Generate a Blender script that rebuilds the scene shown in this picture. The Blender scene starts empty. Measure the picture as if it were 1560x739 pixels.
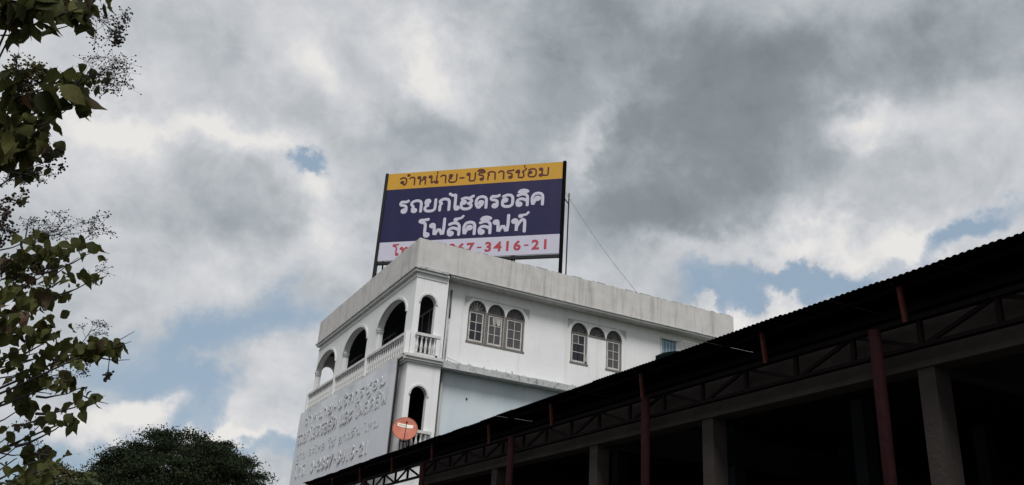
import bpy, bmesh, math, random
import numpy as np
from mathutils import Vector, Matrix
random.seed(7); rng = np.random.default_rng(11)
sc = bpy.context.scene
COL = sc.collection
R = math.radians

# ------------------------------------------------------------------ camera
EYE = Vector((0, 0, 1.6))
FPX = 1314.96
CF = Vector((0.40817595, 0.82624672, 0.38821225))
CR = Vector((0.88286652, -0.46546117, 0.06239083))
CU = Vector((-0.23224795, -0.31727316, 0.91945562))
cam = bpy.data.cameras.new('camera'); camo = bpy.data.objects.new('camera', cam); COL.objects.link(camo)
cam.sensor_width = 36; cam.lens = FPX / 1560 * 36; cam.clip_start = .1; cam.clip_end = 3000
mw = Matrix.Identity(4)
for i in range(3):
    mw[i][0] = CR[i]; mw[i][1] = CU[i]; mw[i][2] = -CF[i]; mw[i][3] = EYE[i]
camo.matrix_world = mw
sc.camera = camo

def ray(px, py):
    return (CF * FPX + CR * (px - 780) - CU * (py - 369.5)).normalized()
def at(px, py, hd):
    d = ray(px, py); return EYE + d * (hd / math.hypot(d.x, d.y))

# ------------------------------------------------------------------ colour
sc.view_settings.view_transform = 'Standard'; sc.view_settings.look = 'None'
sc.view_settings.exposure = 0.95; sc.view_settings.gamma = 1
SKYGAIN = 2 ** -0.95
def lin(r, g, b):
    f = lambda c: (c / 255 / 12.92) if c / 255 <= .04045 else ((c / 255 + .055) / 1.055) ** 2.4
    return (f(r), f(g), f(b), 1)

# ------------------------------------------------------------------ world
SUN_EL, SUN_TO = R(55), Vector((-.42, -.90, 0)).normalized()
world = bpy.data.worlds.new('World'); sc.world = world; world.use_nodes = True
nt = world.node_tree; nt.nodes.clear()
def N(t, **kw):
    n = nt.nodes.new(t)
    for k, v in kw.items(): setattr(n, k, v)
    return n
def setin(n, i, v):
    if hasattr(v, 'links') or isinstance(v, bpy.types.NodeSocket): nt.links.new(v, n.inputs[i])
    else: n.inputs[i].default_value = v
def M(op, a, b=None, c=None, clamp=False):
    n = N('ShaderNodeMath', operation=op, use_clamp=clamp); setin(n, 0, a)
    if b is not None: setin(n, 1, b)
    if c is not None: setin(n, 2, c)
    return n.outputs[0]
def VM(op, a, b=None, out=0):
    n = N('ShaderNodeVectorMath', operation=op); setin(n, 0, a)
    if b is not None: setin(n, 1, b)
    return n.outputs[out]
def noise(vec, scale, detail=6, rough=.55, dist=0., out='Fac', lac=2.0):
    n = N('ShaderNodeTexNoise'); setin(n, 'Vector', vec)
    n.inputs['Scale'].default_value = scale; n.inputs['Detail'].default_value = detail
    n.inputs['Roughness'].default_value = rough; n.inputs['Distortion'].default_value = dist
    n.inputs['Lacunarity'].default_value = lac
    return n.outputs[out]
tc = N('ShaderNodeTexCoord'); D = VM('NORMALIZE', tc.outputs['Generated'])
wob = VM('SUBTRACT', noise(D, 5.5, 7, .58, out='Color'), (.5, .5, .5))
wob2 = VM('SUBTRACT', noise(D, 16., 6, .6, out='Color'), (.5, .5, .5))
wobs = N('ShaderNodeVectorMath', operation='SCALE'); setin(wobs, 0, VM('ADD', wob, VM('MULTIPLY', wob2, (.45, .45, .45)))); wobs.inputs['Scale'].default_value = .17
P = VM('ADD', D, wobs.outputs[0])
def blob(px, py, rx, ry, ang, w, src=P):
    c = ray(px, py)
    ca, sa = math.cos(R(ang)), math.sin(R(ang))
    e1 = CR * ca + CU * sa; e2 = CU * ca - CR * sa
    e1 = (e1 - c * e1.dot(c)).normalized(); e2 = (e2 - c * e2.dot(c)).normalized()
    s = FPX * 1.0 / c.dot(CF) ** 1.0
    e1 = e1 * (s / rx); e2 = e2 * (s / ry)
    u = M('SUBTRACT', VM('DOT_PRODUCT', src, tuple(e1), 1), e1.dot(c))
    v = M('SUBTRACT', VM('DOT_PRODUCT', src, tuple(e2), 1), e2.dot(c))
    q = M('MULTIPLY_ADD', u, u, M('MULTIPLY', v, v))
    return M('MULTIPLY', M('EXPONENT', M('MULTIPLY', q, -.8)), w)
def total(base, lst):
    s = base
    for b in lst: s = M('ADD', s, blob(*b))
    return s
sep = N('ShaderNodeSeparateXYZ'); nt.links.new(D, sep.inputs[0])
zz = M('ADD', M('MAXIMUM', sep.outputs['Z'], 0.), .22)
cmb = N('ShaderNodeCombineXYZ'); setin(cmb, 0, M('DIVIDE', sep.outputs['X'], zz)); setin(cmb, 1, M('DIVIDE', sep.outputs['Y'], zz))
CP = cmb.outputs[0]
n1 = noise(CP, 1.7, 9, .56, .25); n2 = noise(D, 9., 8, .6, .4); n3 = noise(D, 3.2, 5, .5, .2)
sh0 = M('ADD', M('MULTIPLY_ADD', M('SUBTRACT', n1, .5), .75, .70),
        M('ADD', M('MULTIPLY', M('SUBTRACT', n2, .5), .62), M('ADD', M('MULTIPLY', M('SUBTRACT', n3, .5), .4), M('MULTIPLY', M('SUBTRACT', noise(D, 24., 6, .62, .5), .5), .30))))
SHADE = [(1050, 250, 190, 120, 0, -.36), (1150, 110, 170, 70, 0, -.16), (1420, 70, 260, 60, 0, -.22), (900, 40, 150, 45, -10, -.2),
         (1000, 345, 200, 55, 0, -.24), (650, 220, 130, 55, 15, -.22), (1330, 285, 130, 50, -10, -.12), (300, 320, 150, 70, 10, -.12),
         (400, 375, 130, 50, -20, -.16), (280, 50, 140, 45, 0, -.1), (480, 115, 80, 60, -50, .24), (655, 75, 90, 38, -35, .26), (700, 135, 90, 25, -30, .15),
         (240, 195, 150, 28, -5, .25), (390, 225, 110, 28, -25, .26), (90, 240, 130, 70, 0, .2), (470, 325, 60, 38, -20, .3), (510, 390, 70, 38, 0, .3),
         (1345, 188, 75, 28, 10, .36), (1510, 210, 80, 70, 0, .12), (1280, 378, 170, 28, 4, .27), (1050, 395, 90, 28, 0, .2), (1500, 310, 90, 50, 30, .14),
         (895, 205, 26, 52, -35, .42), (420, 590, 60, 50, 0, .18), (180, 632, 75, 30, 0, .36), (1150, 482, 70, 25, 0, .45), (250, 440, 150, 25, 5, .08),
         (350, 664, 70, 14, 0, .3), (560, 190, 60, 60, 0, .1), (1480, 340, 70, 24, 20, .05)]
COVER = [(462, 286, 34, 20, -15, -.95), (310, 505, 185, 46, 5, -.70), (260, 575, 170, 42, 0, -.58), (320, 625, 70, 40, 0, -.55), (420, 680, 120, 36, 0, -.75),
         (80, 700, 130, 45, 0, -.7), (1195, 430, 135, 27, -4, -1.1), (1445, 376, 90, 24, 24, -.95), (1085, 460, 60, 16, -10, -.6),
         (424, 595, 58, 46, 0, 1.0), (182, 636, 64, 24, 0, 1.5), (300, 542, 50, 14, -10, .35), (1150, 484, 60, 16, 0, 1.2), (350, 664, 60, 11, 0, .5),
         (1060, 395, 100, 22, -14, .5), (1290, 385, 120, 20, 0, .5)]
shade = total(sh0, SHADE)
edge = noise(D, 13., 7, .62, .3)
cov0 = M('ADD', .92, M('ADD', M('MULTIPLY', M('SUBTRACT', edge, .5), .7), M('MULTIPLY', M('SUBTRACT', n1, .5), .5)))
cover = total(cov0, COVER)
mr = N('ShaderNodeMapRange', interpolation_type='SMOOTHSTEP'); setin(mr, 0, cover)
mr.inputs[1].default_value = .18; mr.inputs[2].default_value = .78
ramp = N('ShaderNodeValToRGB'); nt.links.new(shade, ramp.inputs[0])
cr = ramp.color_ramp
stops = [(0.0, (119, 127, 133)), (.28, (138, 146, 152)), (.48, (163, 170, 176)), (.68, (191, 195, 200)), (.86, (212, 213, 216)), (1.0, (232, 230, 227))]
cr.elements[0].position = 0; cr.elements[1].position = 1
for p_, c_ in stops[1:-1]: cr.elements.new(p_)
for e_, (p_, c_) in zip(cr.elements, stops): e_.position = p_; e_.color = lin(*c_)
sky = N('ShaderNodeTexSky', sky_type='NISHITA'); sky.sun_disc = False
sky.sun_elevation = SUN_EL; sky.sun_rotation = math.atan2(SUN_TO.x, SUN_TO.y); sky.air_density = 1.0; sky.dust_density = 2.5; sky.ozone_density = 1.5
SKS = .10
cl = N('ShaderNodeVectorMath', operation='SCALE'); nt.links.new(ramp.outputs[0], cl.inputs[0]); cl.inputs['Scale'].default_value = SKYGAIN / SKS
hz = N('ShaderNodeMix', data_type='RGBA'); hz.inputs['Factor'].default_value = .72
skg = N('ShaderNodeVectorMath', operation='SCALE'); nt.links.new(sky.outputs[0], skg.inputs[0]); skg.inputs['Scale'].default_value = .46
nt.links.new(skg.outputs[0], hz.inputs['A']); hz.inputs['B'].default_value = tuple(c * SKYGAIN / SKS for c in lin(163, 183, 201)[:3]) + (1,)
mx = N('ShaderNodeMix', data_type='RGBA'); nt.links.new(mr.outputs[0], mx.inputs['Factor'])
nt.links.new(hz.outputs['Result'], mx.inputs['A']); nt.links.new(cl.outputs[0], mx.inputs['B'])
bg = N('ShaderNodeBackground'); nt.links.new(mx.outputs['Result'], bg.inputs[0]); bg.inputs[1].default_value = SKS
wo = N('ShaderNodeOutputWorld'); nt.links.new(bg.outputs[0], wo.inputs[0])
world.cycles.sampling_method = 'MANUAL'; world.cycles.sample_map_resolution = 512

sun = bpy.data.lights.new('sun', 'SUN'); suno = bpy.data.objects.new('sun', sun); COL.objects.link(suno)
sun.energy = 1.5; sun.angle = R(24); sun.color = (1, .98, .955)
sd = Vector((SUN_TO.x * math.cos(SUN_EL), SUN_TO.y * math.cos(SUN_EL), math.sin(SUN_EL)))
suno.rotation_euler = sd.to_track_quat('Z', 'Y').to_euler(); suno.location = (0, 0, 40)

# ------------------------------------------------------------------ materials
def mat(name, col, rough=.7, var=.12, vscale=3., bump=0., bscale=40., metallic=0., spec=.3, streak=None, col2=None, stretch=(1, 1, 1), transl=0., objrand=0., blotch=None):
    m = bpy.data.materials.new(name); m.use_nodes = True; t = m.node_tree; nd = t.nodes
    b = nd['Principled BSDF']; L = t.links.new
    b.inputs['Roughness'].default_value = rough; b.inputs['Metallic'].default_value = metallic
    b.inputs['Specular IOR Level'].default_value = spec
    c = nd.new('ShaderNodeTexCoord'); mp = nd.new('ShaderNodeMapping'); L(c.outputs['Object'], mp.inputs[0]); mp.inputs['Scale'].default_value = stretch
    nz = nd.new('ShaderNodeTexNoise'); L(mp.outputs[0], nz.inputs['Vector']); nz.inputs['Scale'].default_value = vscale; nz.inputs['Detail'].default_value = 8; nz.inputs['Roughness'].default_value = .62
    mixn = nd.new('ShaderNodeMix'); mixn.data_type = 'RGBA'
    mrn = nd.new('ShaderNodeMapRange'); L(nz.outputs[0], mrn.inputs[0]); mrn.inputs[1].default_value = .3; mrn.inputs[2].default_value = .7
    L(mrn.outputs[0], mixn.inputs['Factor'])
    c2 = col2 if col2 else tuple(x * (1 - var) for x in col[:3])
    mixn.inputs['A'].default_value = tuple(col[:3]) + (1,); mixn.inputs['B'].default_value = tuple(c2[:3]) + (1,)
    out = mixn.outputs['Result']
    if streak:      # (colour, scale xy, scale z, lo, hi, amount)
        sc_, sxy, sz, lo, hi, amt = streak
        mp2 = nd.new('ShaderNodeMapping'); L(c.outputs['Object'], mp2.inputs[0]); mp2.inputs['Scale'].default_value = (sxy, sxy, sz)
        nz2 = nd.new('ShaderNodeTexNoise'); L(mp2.outputs[0], nz2.inputs['Vector']); nz2.inputs['Scale'].default_value = 1; nz2.inputs['Detail'].default_value = 7; nz2.inputs['Roughness'].default_value = .6
        r2 = nd.new('ShaderNodeMapRange'); L(nz2.outputs[0], r2.inputs[0]); r2.inputs[1].default_value = lo; r2.inputs[2].default_value = hi; r2.inputs[4].default_value = amt
        mm = nd.new('ShaderNodeMix'); mm.data_type = 'RGBA'; L(r2.outputs[0], mm.inputs['Factor']); L(out, mm.inputs['A']); mm.inputs['B'].default_value = tuple(sc_[:3]) + (1,)
        out = mm.outputs['Result']
    if blotch:      # (colour, scale, lo, hi, amount)
        bc, bs, lo, hi, amt = blotch
        nz3 = nd.new('ShaderNodeTexNoise'); L(c.outputs['Object'], nz3.inputs['Vector']); nz3.inputs['Scale'].default_value = bs; nz3.inputs['Detail'].default_value = 9; nz3.inputs['Roughness'].default_value = .7
        r3 = nd.new('ShaderNodeMapRange'); L(nz3.outputs[0], r3.inputs[0]); r3.inputs[1].default_value = lo; r3.inputs[2].default_value = hi; r3.inputs[4].default_value = amt
        mm = nd.new('ShaderNodeMix'); mm.data_type = 'RGBA'; L(r3.outputs[0], mm.inputs['Factor']); L(out, mm.inputs['A']); mm.inputs['B'].default_value = tuple(bc[:3]) + (1,)
        out = mm.outputs['Result']
    if objrand:
        oi = nd.new('ShaderNodeObjectInfo'); hs = nd.new('ShaderNodeHueSaturation')
        rr = nd.new('ShaderNodeMapRange'); L(oi.outputs['Random'], rr.inputs[0]); rr.inputs[3].default_value = 1 - objrand; rr.inputs[4].default_value = 1 + objrand
        L(rr.outputs[0], hs.inputs['Value'])
        rh = nd.new('ShaderNodeMapRange'); L(oi.outputs['Random'], rh.inputs[0]); rh.inputs[3].default_value = .5 + objrand * .05; rh.inputs[4].default_value = .5 - objrand * .06
        L(rh.outputs[0], hs.inputs['Hue']); L(out, hs.inputs['Color']); out = hs.outputs[0]
    L(out, b.inputs['Base Color'])
    if bump:
        bn = nd.new('ShaderNodeTexNoise'); L(mp.outputs[0], bn.inputs['Vector']); bn.inputs['Scale'].default_value = bscale; bn.inputs['Detail'].default_value = 5
        bp = nd.new('ShaderNodeBump'); bp.inputs['Strength'].default_value = bump; bp.inputs['Distance'].default_value = .02; L(bn.outputs[0], bp.inputs['Height']); L(bp.outputs[0], b.inputs['Normal'])
    if transl:
        tr = nd.new('ShaderNodeBsdfTranslucent'); ms = nd.new('ShaderNodeMixShader'); ms.inputs[0].default_value = transl
        L(out, tr.inputs[0]); L(b.outputs[0], ms.inputs[1]); L(tr.outputs[0], ms.inputs[2]); L(ms.outputs[0], nd['Material Output'].inputs[0])
    return m
MT = {}
MT['white'] = mat('white_plaster', (.76, .765, .76), .85, .07, 1.2, .25, 18, streak=((.46, .46, .44), 3.2, .22, .54, .78, .45), blotch=((.5, .49, .45), 5, .60, .75, .45))
MT['trim'] = mat('old_white_trim', (.62, .62, .61), .85, .16, 3, .3, 25, streak=((.25, .24, .21), 4, .5, .5, .75, .6))
MT['parapet'] = mat('stained_parapet', (.58, .56, .545), .9, .22, 1.6, .4, 22, streak=((.22, .21, .19), 5.5, .35, .50, .72, .65), blotch=((.58, .56, .52), 2.2, .5, .7, .5))
MT['parapet_top'] = mat('blackened_coping', (.25, .24, .21), .95, .4, 5, .5, 30, blotch=((.06, .06, .05), 6, .45, .6, .8))
MT['blue'] = mat('pale_blue_plaster', (.52, .60, .645), .85, .08, 1.4, .25, 18, streak=((.64, .67, .69), 1.3, .3, .4, .7, .7))
MT['concrete'] = mat('bare_concrete', (.056, .048, .044), .95, .3, 2.5, .4, 20, spec=.05, blotch=((.042, .036, .033), 2, .5, .7, .5))  # darkened well below real concrete to imitate deep shade under the canopy
MT['ledge'] = mat('weathered_ledge', (.50, .51, .51), .9, .25, 4, .5, 30, blotch=((.12, .12, .11), 7, .52, .66, .8))
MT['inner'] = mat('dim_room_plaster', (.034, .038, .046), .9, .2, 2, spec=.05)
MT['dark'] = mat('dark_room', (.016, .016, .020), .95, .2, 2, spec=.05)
MT['wood'] = mat('weathered_wood', (.20, .185, .17), .8, .4, 6, .3, 40, stretch=(1, 1, .2))
MT['sash'] = mat('peeling_white_paint', (.58, .56, .53), .75, .2, 8, .3, 40, blotch=((.22, .2, .18), 14, .5, .62, .7))
MT['glass'] = mat('dusty_glass', (.085, .08, .08), .32, .35, 5, spec=.5)
MT['glassdark'] = mat('dark_glass', (.012, .013, .02), .18, .3, 5, spec=.5)
MT['curtain'] = mat('pale_curtain', (.5, .48, .45), .9, .15, 12)
MT['fan'] = mat('fanlight_glass', (.065, .06, .06), .45, .3, 9, spec=.4)
MT['steelred'] = mat('red_oxide_paint', (.014, .0035, .0045), .8, .35, 6, .15, 50, spec=.06, blotch=((.016, .005, .005), 7, .48, .62, .7))  # red post paint with the shade under the roof put into its colour
MT['steelred_lit'] = mat('red_oxide_paint_lit', (.085, .026, .019), .8, .3, 6, spec=.05, blotch=((.09, .05, .045), 7, .48, .62, .7))  # same red paint as the posts, lightened where the stubs catch light
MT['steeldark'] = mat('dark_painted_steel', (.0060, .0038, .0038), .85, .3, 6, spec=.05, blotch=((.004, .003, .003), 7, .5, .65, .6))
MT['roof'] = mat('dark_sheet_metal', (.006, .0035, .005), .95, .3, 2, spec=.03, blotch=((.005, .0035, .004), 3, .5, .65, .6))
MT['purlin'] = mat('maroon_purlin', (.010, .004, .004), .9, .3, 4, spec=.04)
MT['black'] = mat('black_steel', (.012, .011, .013), .5, .3, 6)
MT['yellow'] = mat('yellow_print', (.55, .30, .035), .5, .12, 1.2, spec=.25, streak=((.36, .20, .04), 1.6, .3, .55, .8, .35))
MT['navy'] = mat('navy_print', (.017, .015, .066), .5, .2, 1.2, spec=.25, streak=((.035, .03, .07), 1.4, .3, .5, .8, .6))
MT['signwhite'] = mat('white_print', (.52, .51, .60), .5, .05, 2, spec=.25)
MT['maroon'] = mat('maroon_print', (.085, .016, .016), .5, .1, 2)
MT['red'] = mat('red_print', (.42, .055, .075), .5, .1, 2)
MT['board'] = mat('faded_board_paint', (.64, .655, .69), .6, .06, 1.0, .1, 8, streak=((.50, .50, .52), 2.4, .3, .5, .75, .4))
MT['boardletter'] = mat('faded_raised_letter', (.57, .58, .61), .6, .08, 3)
MT['boardgrey'] = mat('grey_raised_letter', (.53, .54, .57), .6, .1, 3)
MT['boardfaint'] = mat('faint_raised_letter', (.57, .58, .61), .6, .1, 3)
MT['dish'] = mat('red_dish_paint', (.44, .13, .075), .55, .15, 6, spec=.3, blotch=((.36, .13, .09), 9, .5, .7, .5))
MT['label'] = mat('cream_sticker', (.75, .70, .62), .5, .08, 6)
MT['bluestripe'] = mat('blue_curtain', (.17, .29, .38), .8, .1, 8)
MT['palestripe'] = mat('pale_curtain_stripe', (.42, .52, .56), .8, .1, 8)
MT['awning'] = mat('dark_green_awning', (.004, .008, .008), .9, .2, 4, spec=.05)
MT['pipe'] = mat('grey_pipe', (.42, .42, .40), .6, .15, 4)
MT['bark'] = mat('grey_brown_bark', (.085, .07, .055), .9, .4, 6, .6, 30, stretch=(1, 1, .3))
MT['twig'] = mat('dark_twig', (.05, .045, .04), .85, .3, 10)
MT['leaf'] = mat('teak_leaf', (.072, .078, .024), .7, .4, 9, objrand=.6, transl=.38, spec=.1)
MT['leafbrown'] = mat('brown_teak_leaf', (.085, .055, .028), .6, .35, 9, objrand=.4, transl=.2, spec=.2)
MT['fruit'] = mat('dark_teak_fruit', (.035, .026, .022), .8, .3, 10)
MT['fruitolive'] = mat('olive_teak_fruit', (.10, .085, .03), .8, .35, 8)
MT['crown'] = mat('rain_tree_leaf', (.011, .018, .008), .7, .45, .5, transl=.08, spec=.15, col2=(.019, .027, .009))
MT['crown2'] = mat('bushy_tree_leaf', (.075, .085, .03), .6, .45, 3, transl=.15, spec=.2, col2=(.035, .055, .02))
MT['asphalt'] = mat('asphalt', (.05, .05, .052), .9, .25, 3, .3, 60)
MT['pave'] = mat('concrete_paving', (.10, .097, .09), .9, .25, 2, .2, 40)
MT['earth'] = mat('dry_ground', (.075, .068, .045), .95, .4, .3, col2=(.04, .055, .02))
MT['paint'] = mat('road_paint', (.7, .7, .66), .7, .15, 6)

# ------------------------------------------------------------------ helpers
def me_from(name, V, F, m, smooth=False):
    me = bpy.data.meshes.new(name); me.from_pydata([tuple(v) for v in V], [], F)
    me.materials.append(MT[m] if isinstance(m, str) else m)
    if smooth: me.polygons.foreach_set('use_smooth', [True] * len(me.polygons))
    me.update(); return me
class G:
    def __init__(s): s.V = []; s.F = []
    def add(s, V, F):
        o = len(s.V); s.V += [tuple(v) for v in V]; s.F += [tuple(i + o for i in f) for f in F]; return s
    def box(s, a, b):
        x0, y0, z0 = a; x1, y1, z1 = b
        V = [(x0, y0, z0), (x1, y0, z0), (x1, y1, z0), (x0, y1, z0), (x0, y0, z1), (x1, y0, z1), (x1, y1, z1), (x0, y1, z1)]
        return s.add(V, [(0, 3, 2, 1), (4, 5, 6, 7), (0, 1, 5, 4), (1, 2, 6, 5), (2, 3, 7, 6), (3, 0, 4, 7)])
    def bar(s, p, q, w, h=None, up=(0, 0, 1)):
        p = Vector(p); q = Vector(q); h = h or w; d = (q - p).normalized(); u = Vector(up)
        if abs(d.dot(u)) > .98: u = Vector((1, 0, 0))
        sd_ = d.cross(u).normalized(); u = sd_.cross(d)
        V = []
        for c in (p, q):
            for a, b in ((-1, -1), (1, -1), (1, 1), (-1, 1)): V.append(c + sd_ * (a * w / 2) + u * (b * h / 2))
        return s.add(V, [(0, 1, 2, 3), (7, 6, 5, 4), (0, 4, 5, 1), (1, 5, 6, 2), (2, 6, 7, 3), (3, 7, 4, 0)])
    def tube(s, pts, rad, n=6, caps=True):
        pts = [Vector(p) for p in pts]; k = len(pts)
        if not hasattr(rad, '__len__'): rad = [rad] * k
        V = []; ref = None
        for i, p in enumerate(pts):
            d = (pts[min(i + 1, k - 1)] - pts[max(i - 1, 0)]).normalized()
            if ref is None: ref = d.orthogonal().normalized()
            a = (ref - d * ref.dot(d)).normalized(); ref = a; b = d.cross(a)
            for j in range(n):
                t = 2 * math.pi * j / n; V.append(p + (a * math.cos(t) + b * math.sin(t)) * rad[i])
        F = [(i * n + j, i * n + (j + 1) % n, (i + 1) * n + (j + 1) % n, (i + 1) * n + j) for i in range(k - 1) for j in range(n)]
        if caps: F += [tuple(range(n))[::-1], tuple((k - 1) * n + j for j in range(n))]
        return s.add(V, F)
    def obj(s, name, m, parent=None, smooth=False):
        return link(name, me_from(name, s.V, s.F, m, smooth), parent)
def link(name, me, parent=None, loc=None):
    o = bpy.data.objects.new(name, me); COL.objects.link(o)
    if parent: o.parent = parent
    if loc is not None: o.location = loc
    return o
def tag(o, label, cat, group=None):
    o['label'] = label; o['category'] = cat
    if group: o['group'] = group
    return o
def thing(name, label, cat, loc=(0, 0, 0), rz=0, group=None):
    o = bpy.data.objects.new(name, None); COL.objects.link(o); o.location = loc; o.rotation_euler = (0, 0, rz); o.empty_display_size = .3
    return tag(o, label, cat, group)
def bx(name, a, b, m, parent): return G().box(a, b).obj(name, m, parent)
def structure(name, g, m):
    o = g.obj(name, m); o['kind'] = 'structure'; return o

# wall with arched openings; mapping (u, d, z) -> xyz, d = depth inward
def arch_z(op, u):
    ua, ub, zb, zs, rise = op
    if rise <= 0: return zs
    c = (ua + ub) / 2; h = (ub - ua) / 2; t = max(0, 1 - ((u - c) / h) ** 2)
    return zs + rise * math.sqrt(t)
def arch_wall(u0, u1, z0, z1, ops, th, mp, n=18):
    g = G(); ops = sorted(ops)
    def quad(a, b, c, d): g.add([mp(*a), mp(*b), mp(*c), mp(*d)], [(0, 1, 2, 3)])
    cur = u0
    def slab(ua, ub, za, zb_):
        for d in (0, th): quad((ua, d, za), (ub, d, za), (ub, d, zb_), (ua, d, zb_))
    for op in ops:
        ua, ub, zb, zs, rise = op
        if ua > cur: slab(cur, ua, z0, z1)
        if zb > z0: slab(ua, ub, z0, zb); quad((ua, 0, zb), (ub, 0, zb), (ub, th, zb), (ua, th, zb))
        us = [(ua + ub) / 2 - (ub - ua) / 2 * math.cos(math.pi * i / n) for i in range(n + 1)] if rise > 0 else [ua, ub]
        for i in range(len(us) - 1):
            a, b = us[i], us[i + 1]; A, B = arch_z(op, a), arch_z(op, b)
            for d in (0, th): quad((a, d, A), (b, d, B), (b, d, z1), (a, d, z1))
            quad((a, 0, A), (b, 0, B), (b, th, B), (a, th, A))
        for u in (ua, ub): quad((u, 0, zb), (u, th, zb), (u, th, zs), (u, 0, zs))
        cur = ub
    if cur < u1: slab(cur, u1, z0, z1)
    for u in (u0, u1): quad((u, 0, z0), (u, th, z0), (u, th, z1), (u, 0, z1))
    quad((u0, 0, z1), (u1, 0, z1), (u1, th, z1), (u0, th, z1)); quad((u0, 0, z0), (u1, 0, z0), (u1, th, z0), (u0, th, z0))
    return g
def arch_band(op, w, proud, mp, n=20, legs=0.):
    """raised moulding following an arch"""
    ua, ub, zb, zs, rise = op; c = (ua + ub) / 2; h = (ub - ua) / 2
    prof = []
    if legs: prof.append((ua, zs - legs, ua - w, zs - legs))
    for i in range(n + 1):
        t = math.pi * (1 - i / n)
        prof.append((c + h * math.cos(t), zs + rise * math.sin(t), c + (h + w) * math.cos(t), zs + (rise + w) * math.sin(t)))
    if legs: prof.append((ub, zs - legs, ub + w, zs - legs))
    V = []; F = []
    for iu, iz, ou, oz in prof: V += [mp(iu, .02, iz), mp(iu, -proud, iz), mp(ou, -proud, oz), mp(ou, .01, oz)]
    for i in range(len(prof) - 1):
        for j in range(3): F.append((i * 4 + j, i * 4 + j + 1, i * 4 + j + 5, i * 4 + j + 4))
    k = (len(prof) - 1) * 4; F += [(0, 1, 2, 3), (k, k + 1, k + 2, k + 3)]
    return G().add(V, F)

# ------------------------------------------------------------------ the setting
structure('ground', G().box((-400, -300, -.6), (600, 700, 0)), 'earth')
structure('road', G().add([(-7.5, -120, .006), (2.6, -120, .006), (2.6, 300, .006), (-7.5, 300, .006)], [(0, 1, 2, 3)]), 'asphalt')
structure('pavement', G().box((2.75, -120, 0), (7.2, 300, .13)), 'pave')
structure('kerb', G().box((2.6, -120, 0), (2.745, 300, .145)), 'trim')
g = G()
for i in range(40): g.add([(-2.52, -60 + i * 6, .011), (-2.40, -60 + i * 6, .011), (-2.40, -57 + i * 6, .011), (-2.52, -57 + i * 6, .011)], [(0, 1, 2, 3)])
structure('road_marking', g, 'paint')

# ------------------------------------------------------------------ the white three-storey building
XF, YF = 9.48, 26.31      # arcade face (faces -X), corner bay face (faces -Y)
YW = 26.71                # main side wall, set back behind the eave
YE, XE = 38.3, 23.36
bld = thing('shop_building', 'white three storey plastered building with arched loggia and streaked grey roof parapet', 'building', (9.38, 26.21, 0))
B0 = Vector((9.38, 26.21, 0))
def W(*p): return (p[0] - B0.x, p[1] - B0.y, p[2])
def mL(th0=0.): return lambda u, d, z: W(XF + d + th0, u, z)       # left facade, u = Y
def mR(y): return lambda u, d, z: W(u, y + d, z)                    # side face, u = X
def mB(u, d, z): return W(u, YE - d, z)
def wbox(name, a, b, m, parent=None): return bx(name, W(*a), W(*b), m, parent or bld)
ARL = [(27.0, 29.9, 9.07, 10.72, .74), (31.15, 34.05, 9.07, 10.72, .74), (35.25, 38.12, 9.07, 10.70, .74)]
ARR = (9.70, 10.26, 9.07, 10.93, .31)
arch_wall(YF, YE, 8.9, 12.05, ARL, .2, mL()).obj('wall', 'white', bld)
arch_wall(XF + .2, 10.66, 8.9, 12.05, [ARR], .2, mR(YF)).obj('wall', 'white', bld)
arch_wall(XF + .2, 10.66, 8.9, 12.05, [(9.68, 10.30, 9.07, 10.78, .36)], .2, mB).obj('wall', 'white', bld)
# second floor
AR2 = (9.68, 10.26, 5.87, 7.76, .31)
arch_wall(XF + .2, 10.66, 0.0, 8.9, [AR2], .2, mR(YF)).obj('wall', 'white', bld)
wbox('wall', (XF, YF, 0), (XF + .2, YE, 8.9), 'white')
wbox('wall', (XF + .2, YE - .2, 0), (10.66, YE, 8.9), 'white')
# arch mouldings, capitals
for op in ARL: arch_band(op, .085, .05, mL()).obj('arch_moulding', 'trim', bld)
arch_band(ARR, .06, .035, mR(YF)).obj('arch_moulding', 'trim', bld)
arch_band(AR2, .06, .035, mR(YF)).obj('arch_moulding', 'trim', bld)
for ua, ub, zb, zs, ri in ARL:
    for u in (ub,):
        g = G(); g.box(W(XF - .05, u - .05, zs + .03), W(XF + .21, u + .15, zs + .08)); g.box(W(XF - .035, u - .035, zs - .04), W(XF + .205, u + .12, zs + .03)); g.box(W(XF - .02, u - .015, zs - .09), W(XF + .202, u + .09, zs - .04))
        g.obj('capital', 'trim', bld)
# loggia floors, ceilings, inner wall
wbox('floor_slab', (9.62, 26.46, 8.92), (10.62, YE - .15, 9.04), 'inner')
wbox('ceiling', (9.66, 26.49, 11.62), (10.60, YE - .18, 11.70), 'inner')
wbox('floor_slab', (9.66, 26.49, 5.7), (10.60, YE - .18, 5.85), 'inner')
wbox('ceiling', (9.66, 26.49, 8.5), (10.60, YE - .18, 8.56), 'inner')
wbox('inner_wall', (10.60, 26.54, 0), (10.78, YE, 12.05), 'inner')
for ua, ub, zb, zs, ri in ARL:
    for z_, zt in ((9.09, 11.2),):
        d = wbox('door', (10.555, ua - .1, z_), (10.597, ub - .35, zt), 'wood')
        n = 4; w_ = (ub - .35 - ua + .1) / n
        for k in range(n):
            a = ua - .1 + k * w_ + .06
            bx('pane', W(10.54, a, z_ + .75), W(10.556, a + w_ - .12, zt - .1), 'glassdark', d)
            bx('panel', W(10.54, a, z_ + .1), W(10.556, a + w_ - .12, z_ + .65), 'wood', d)
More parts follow.
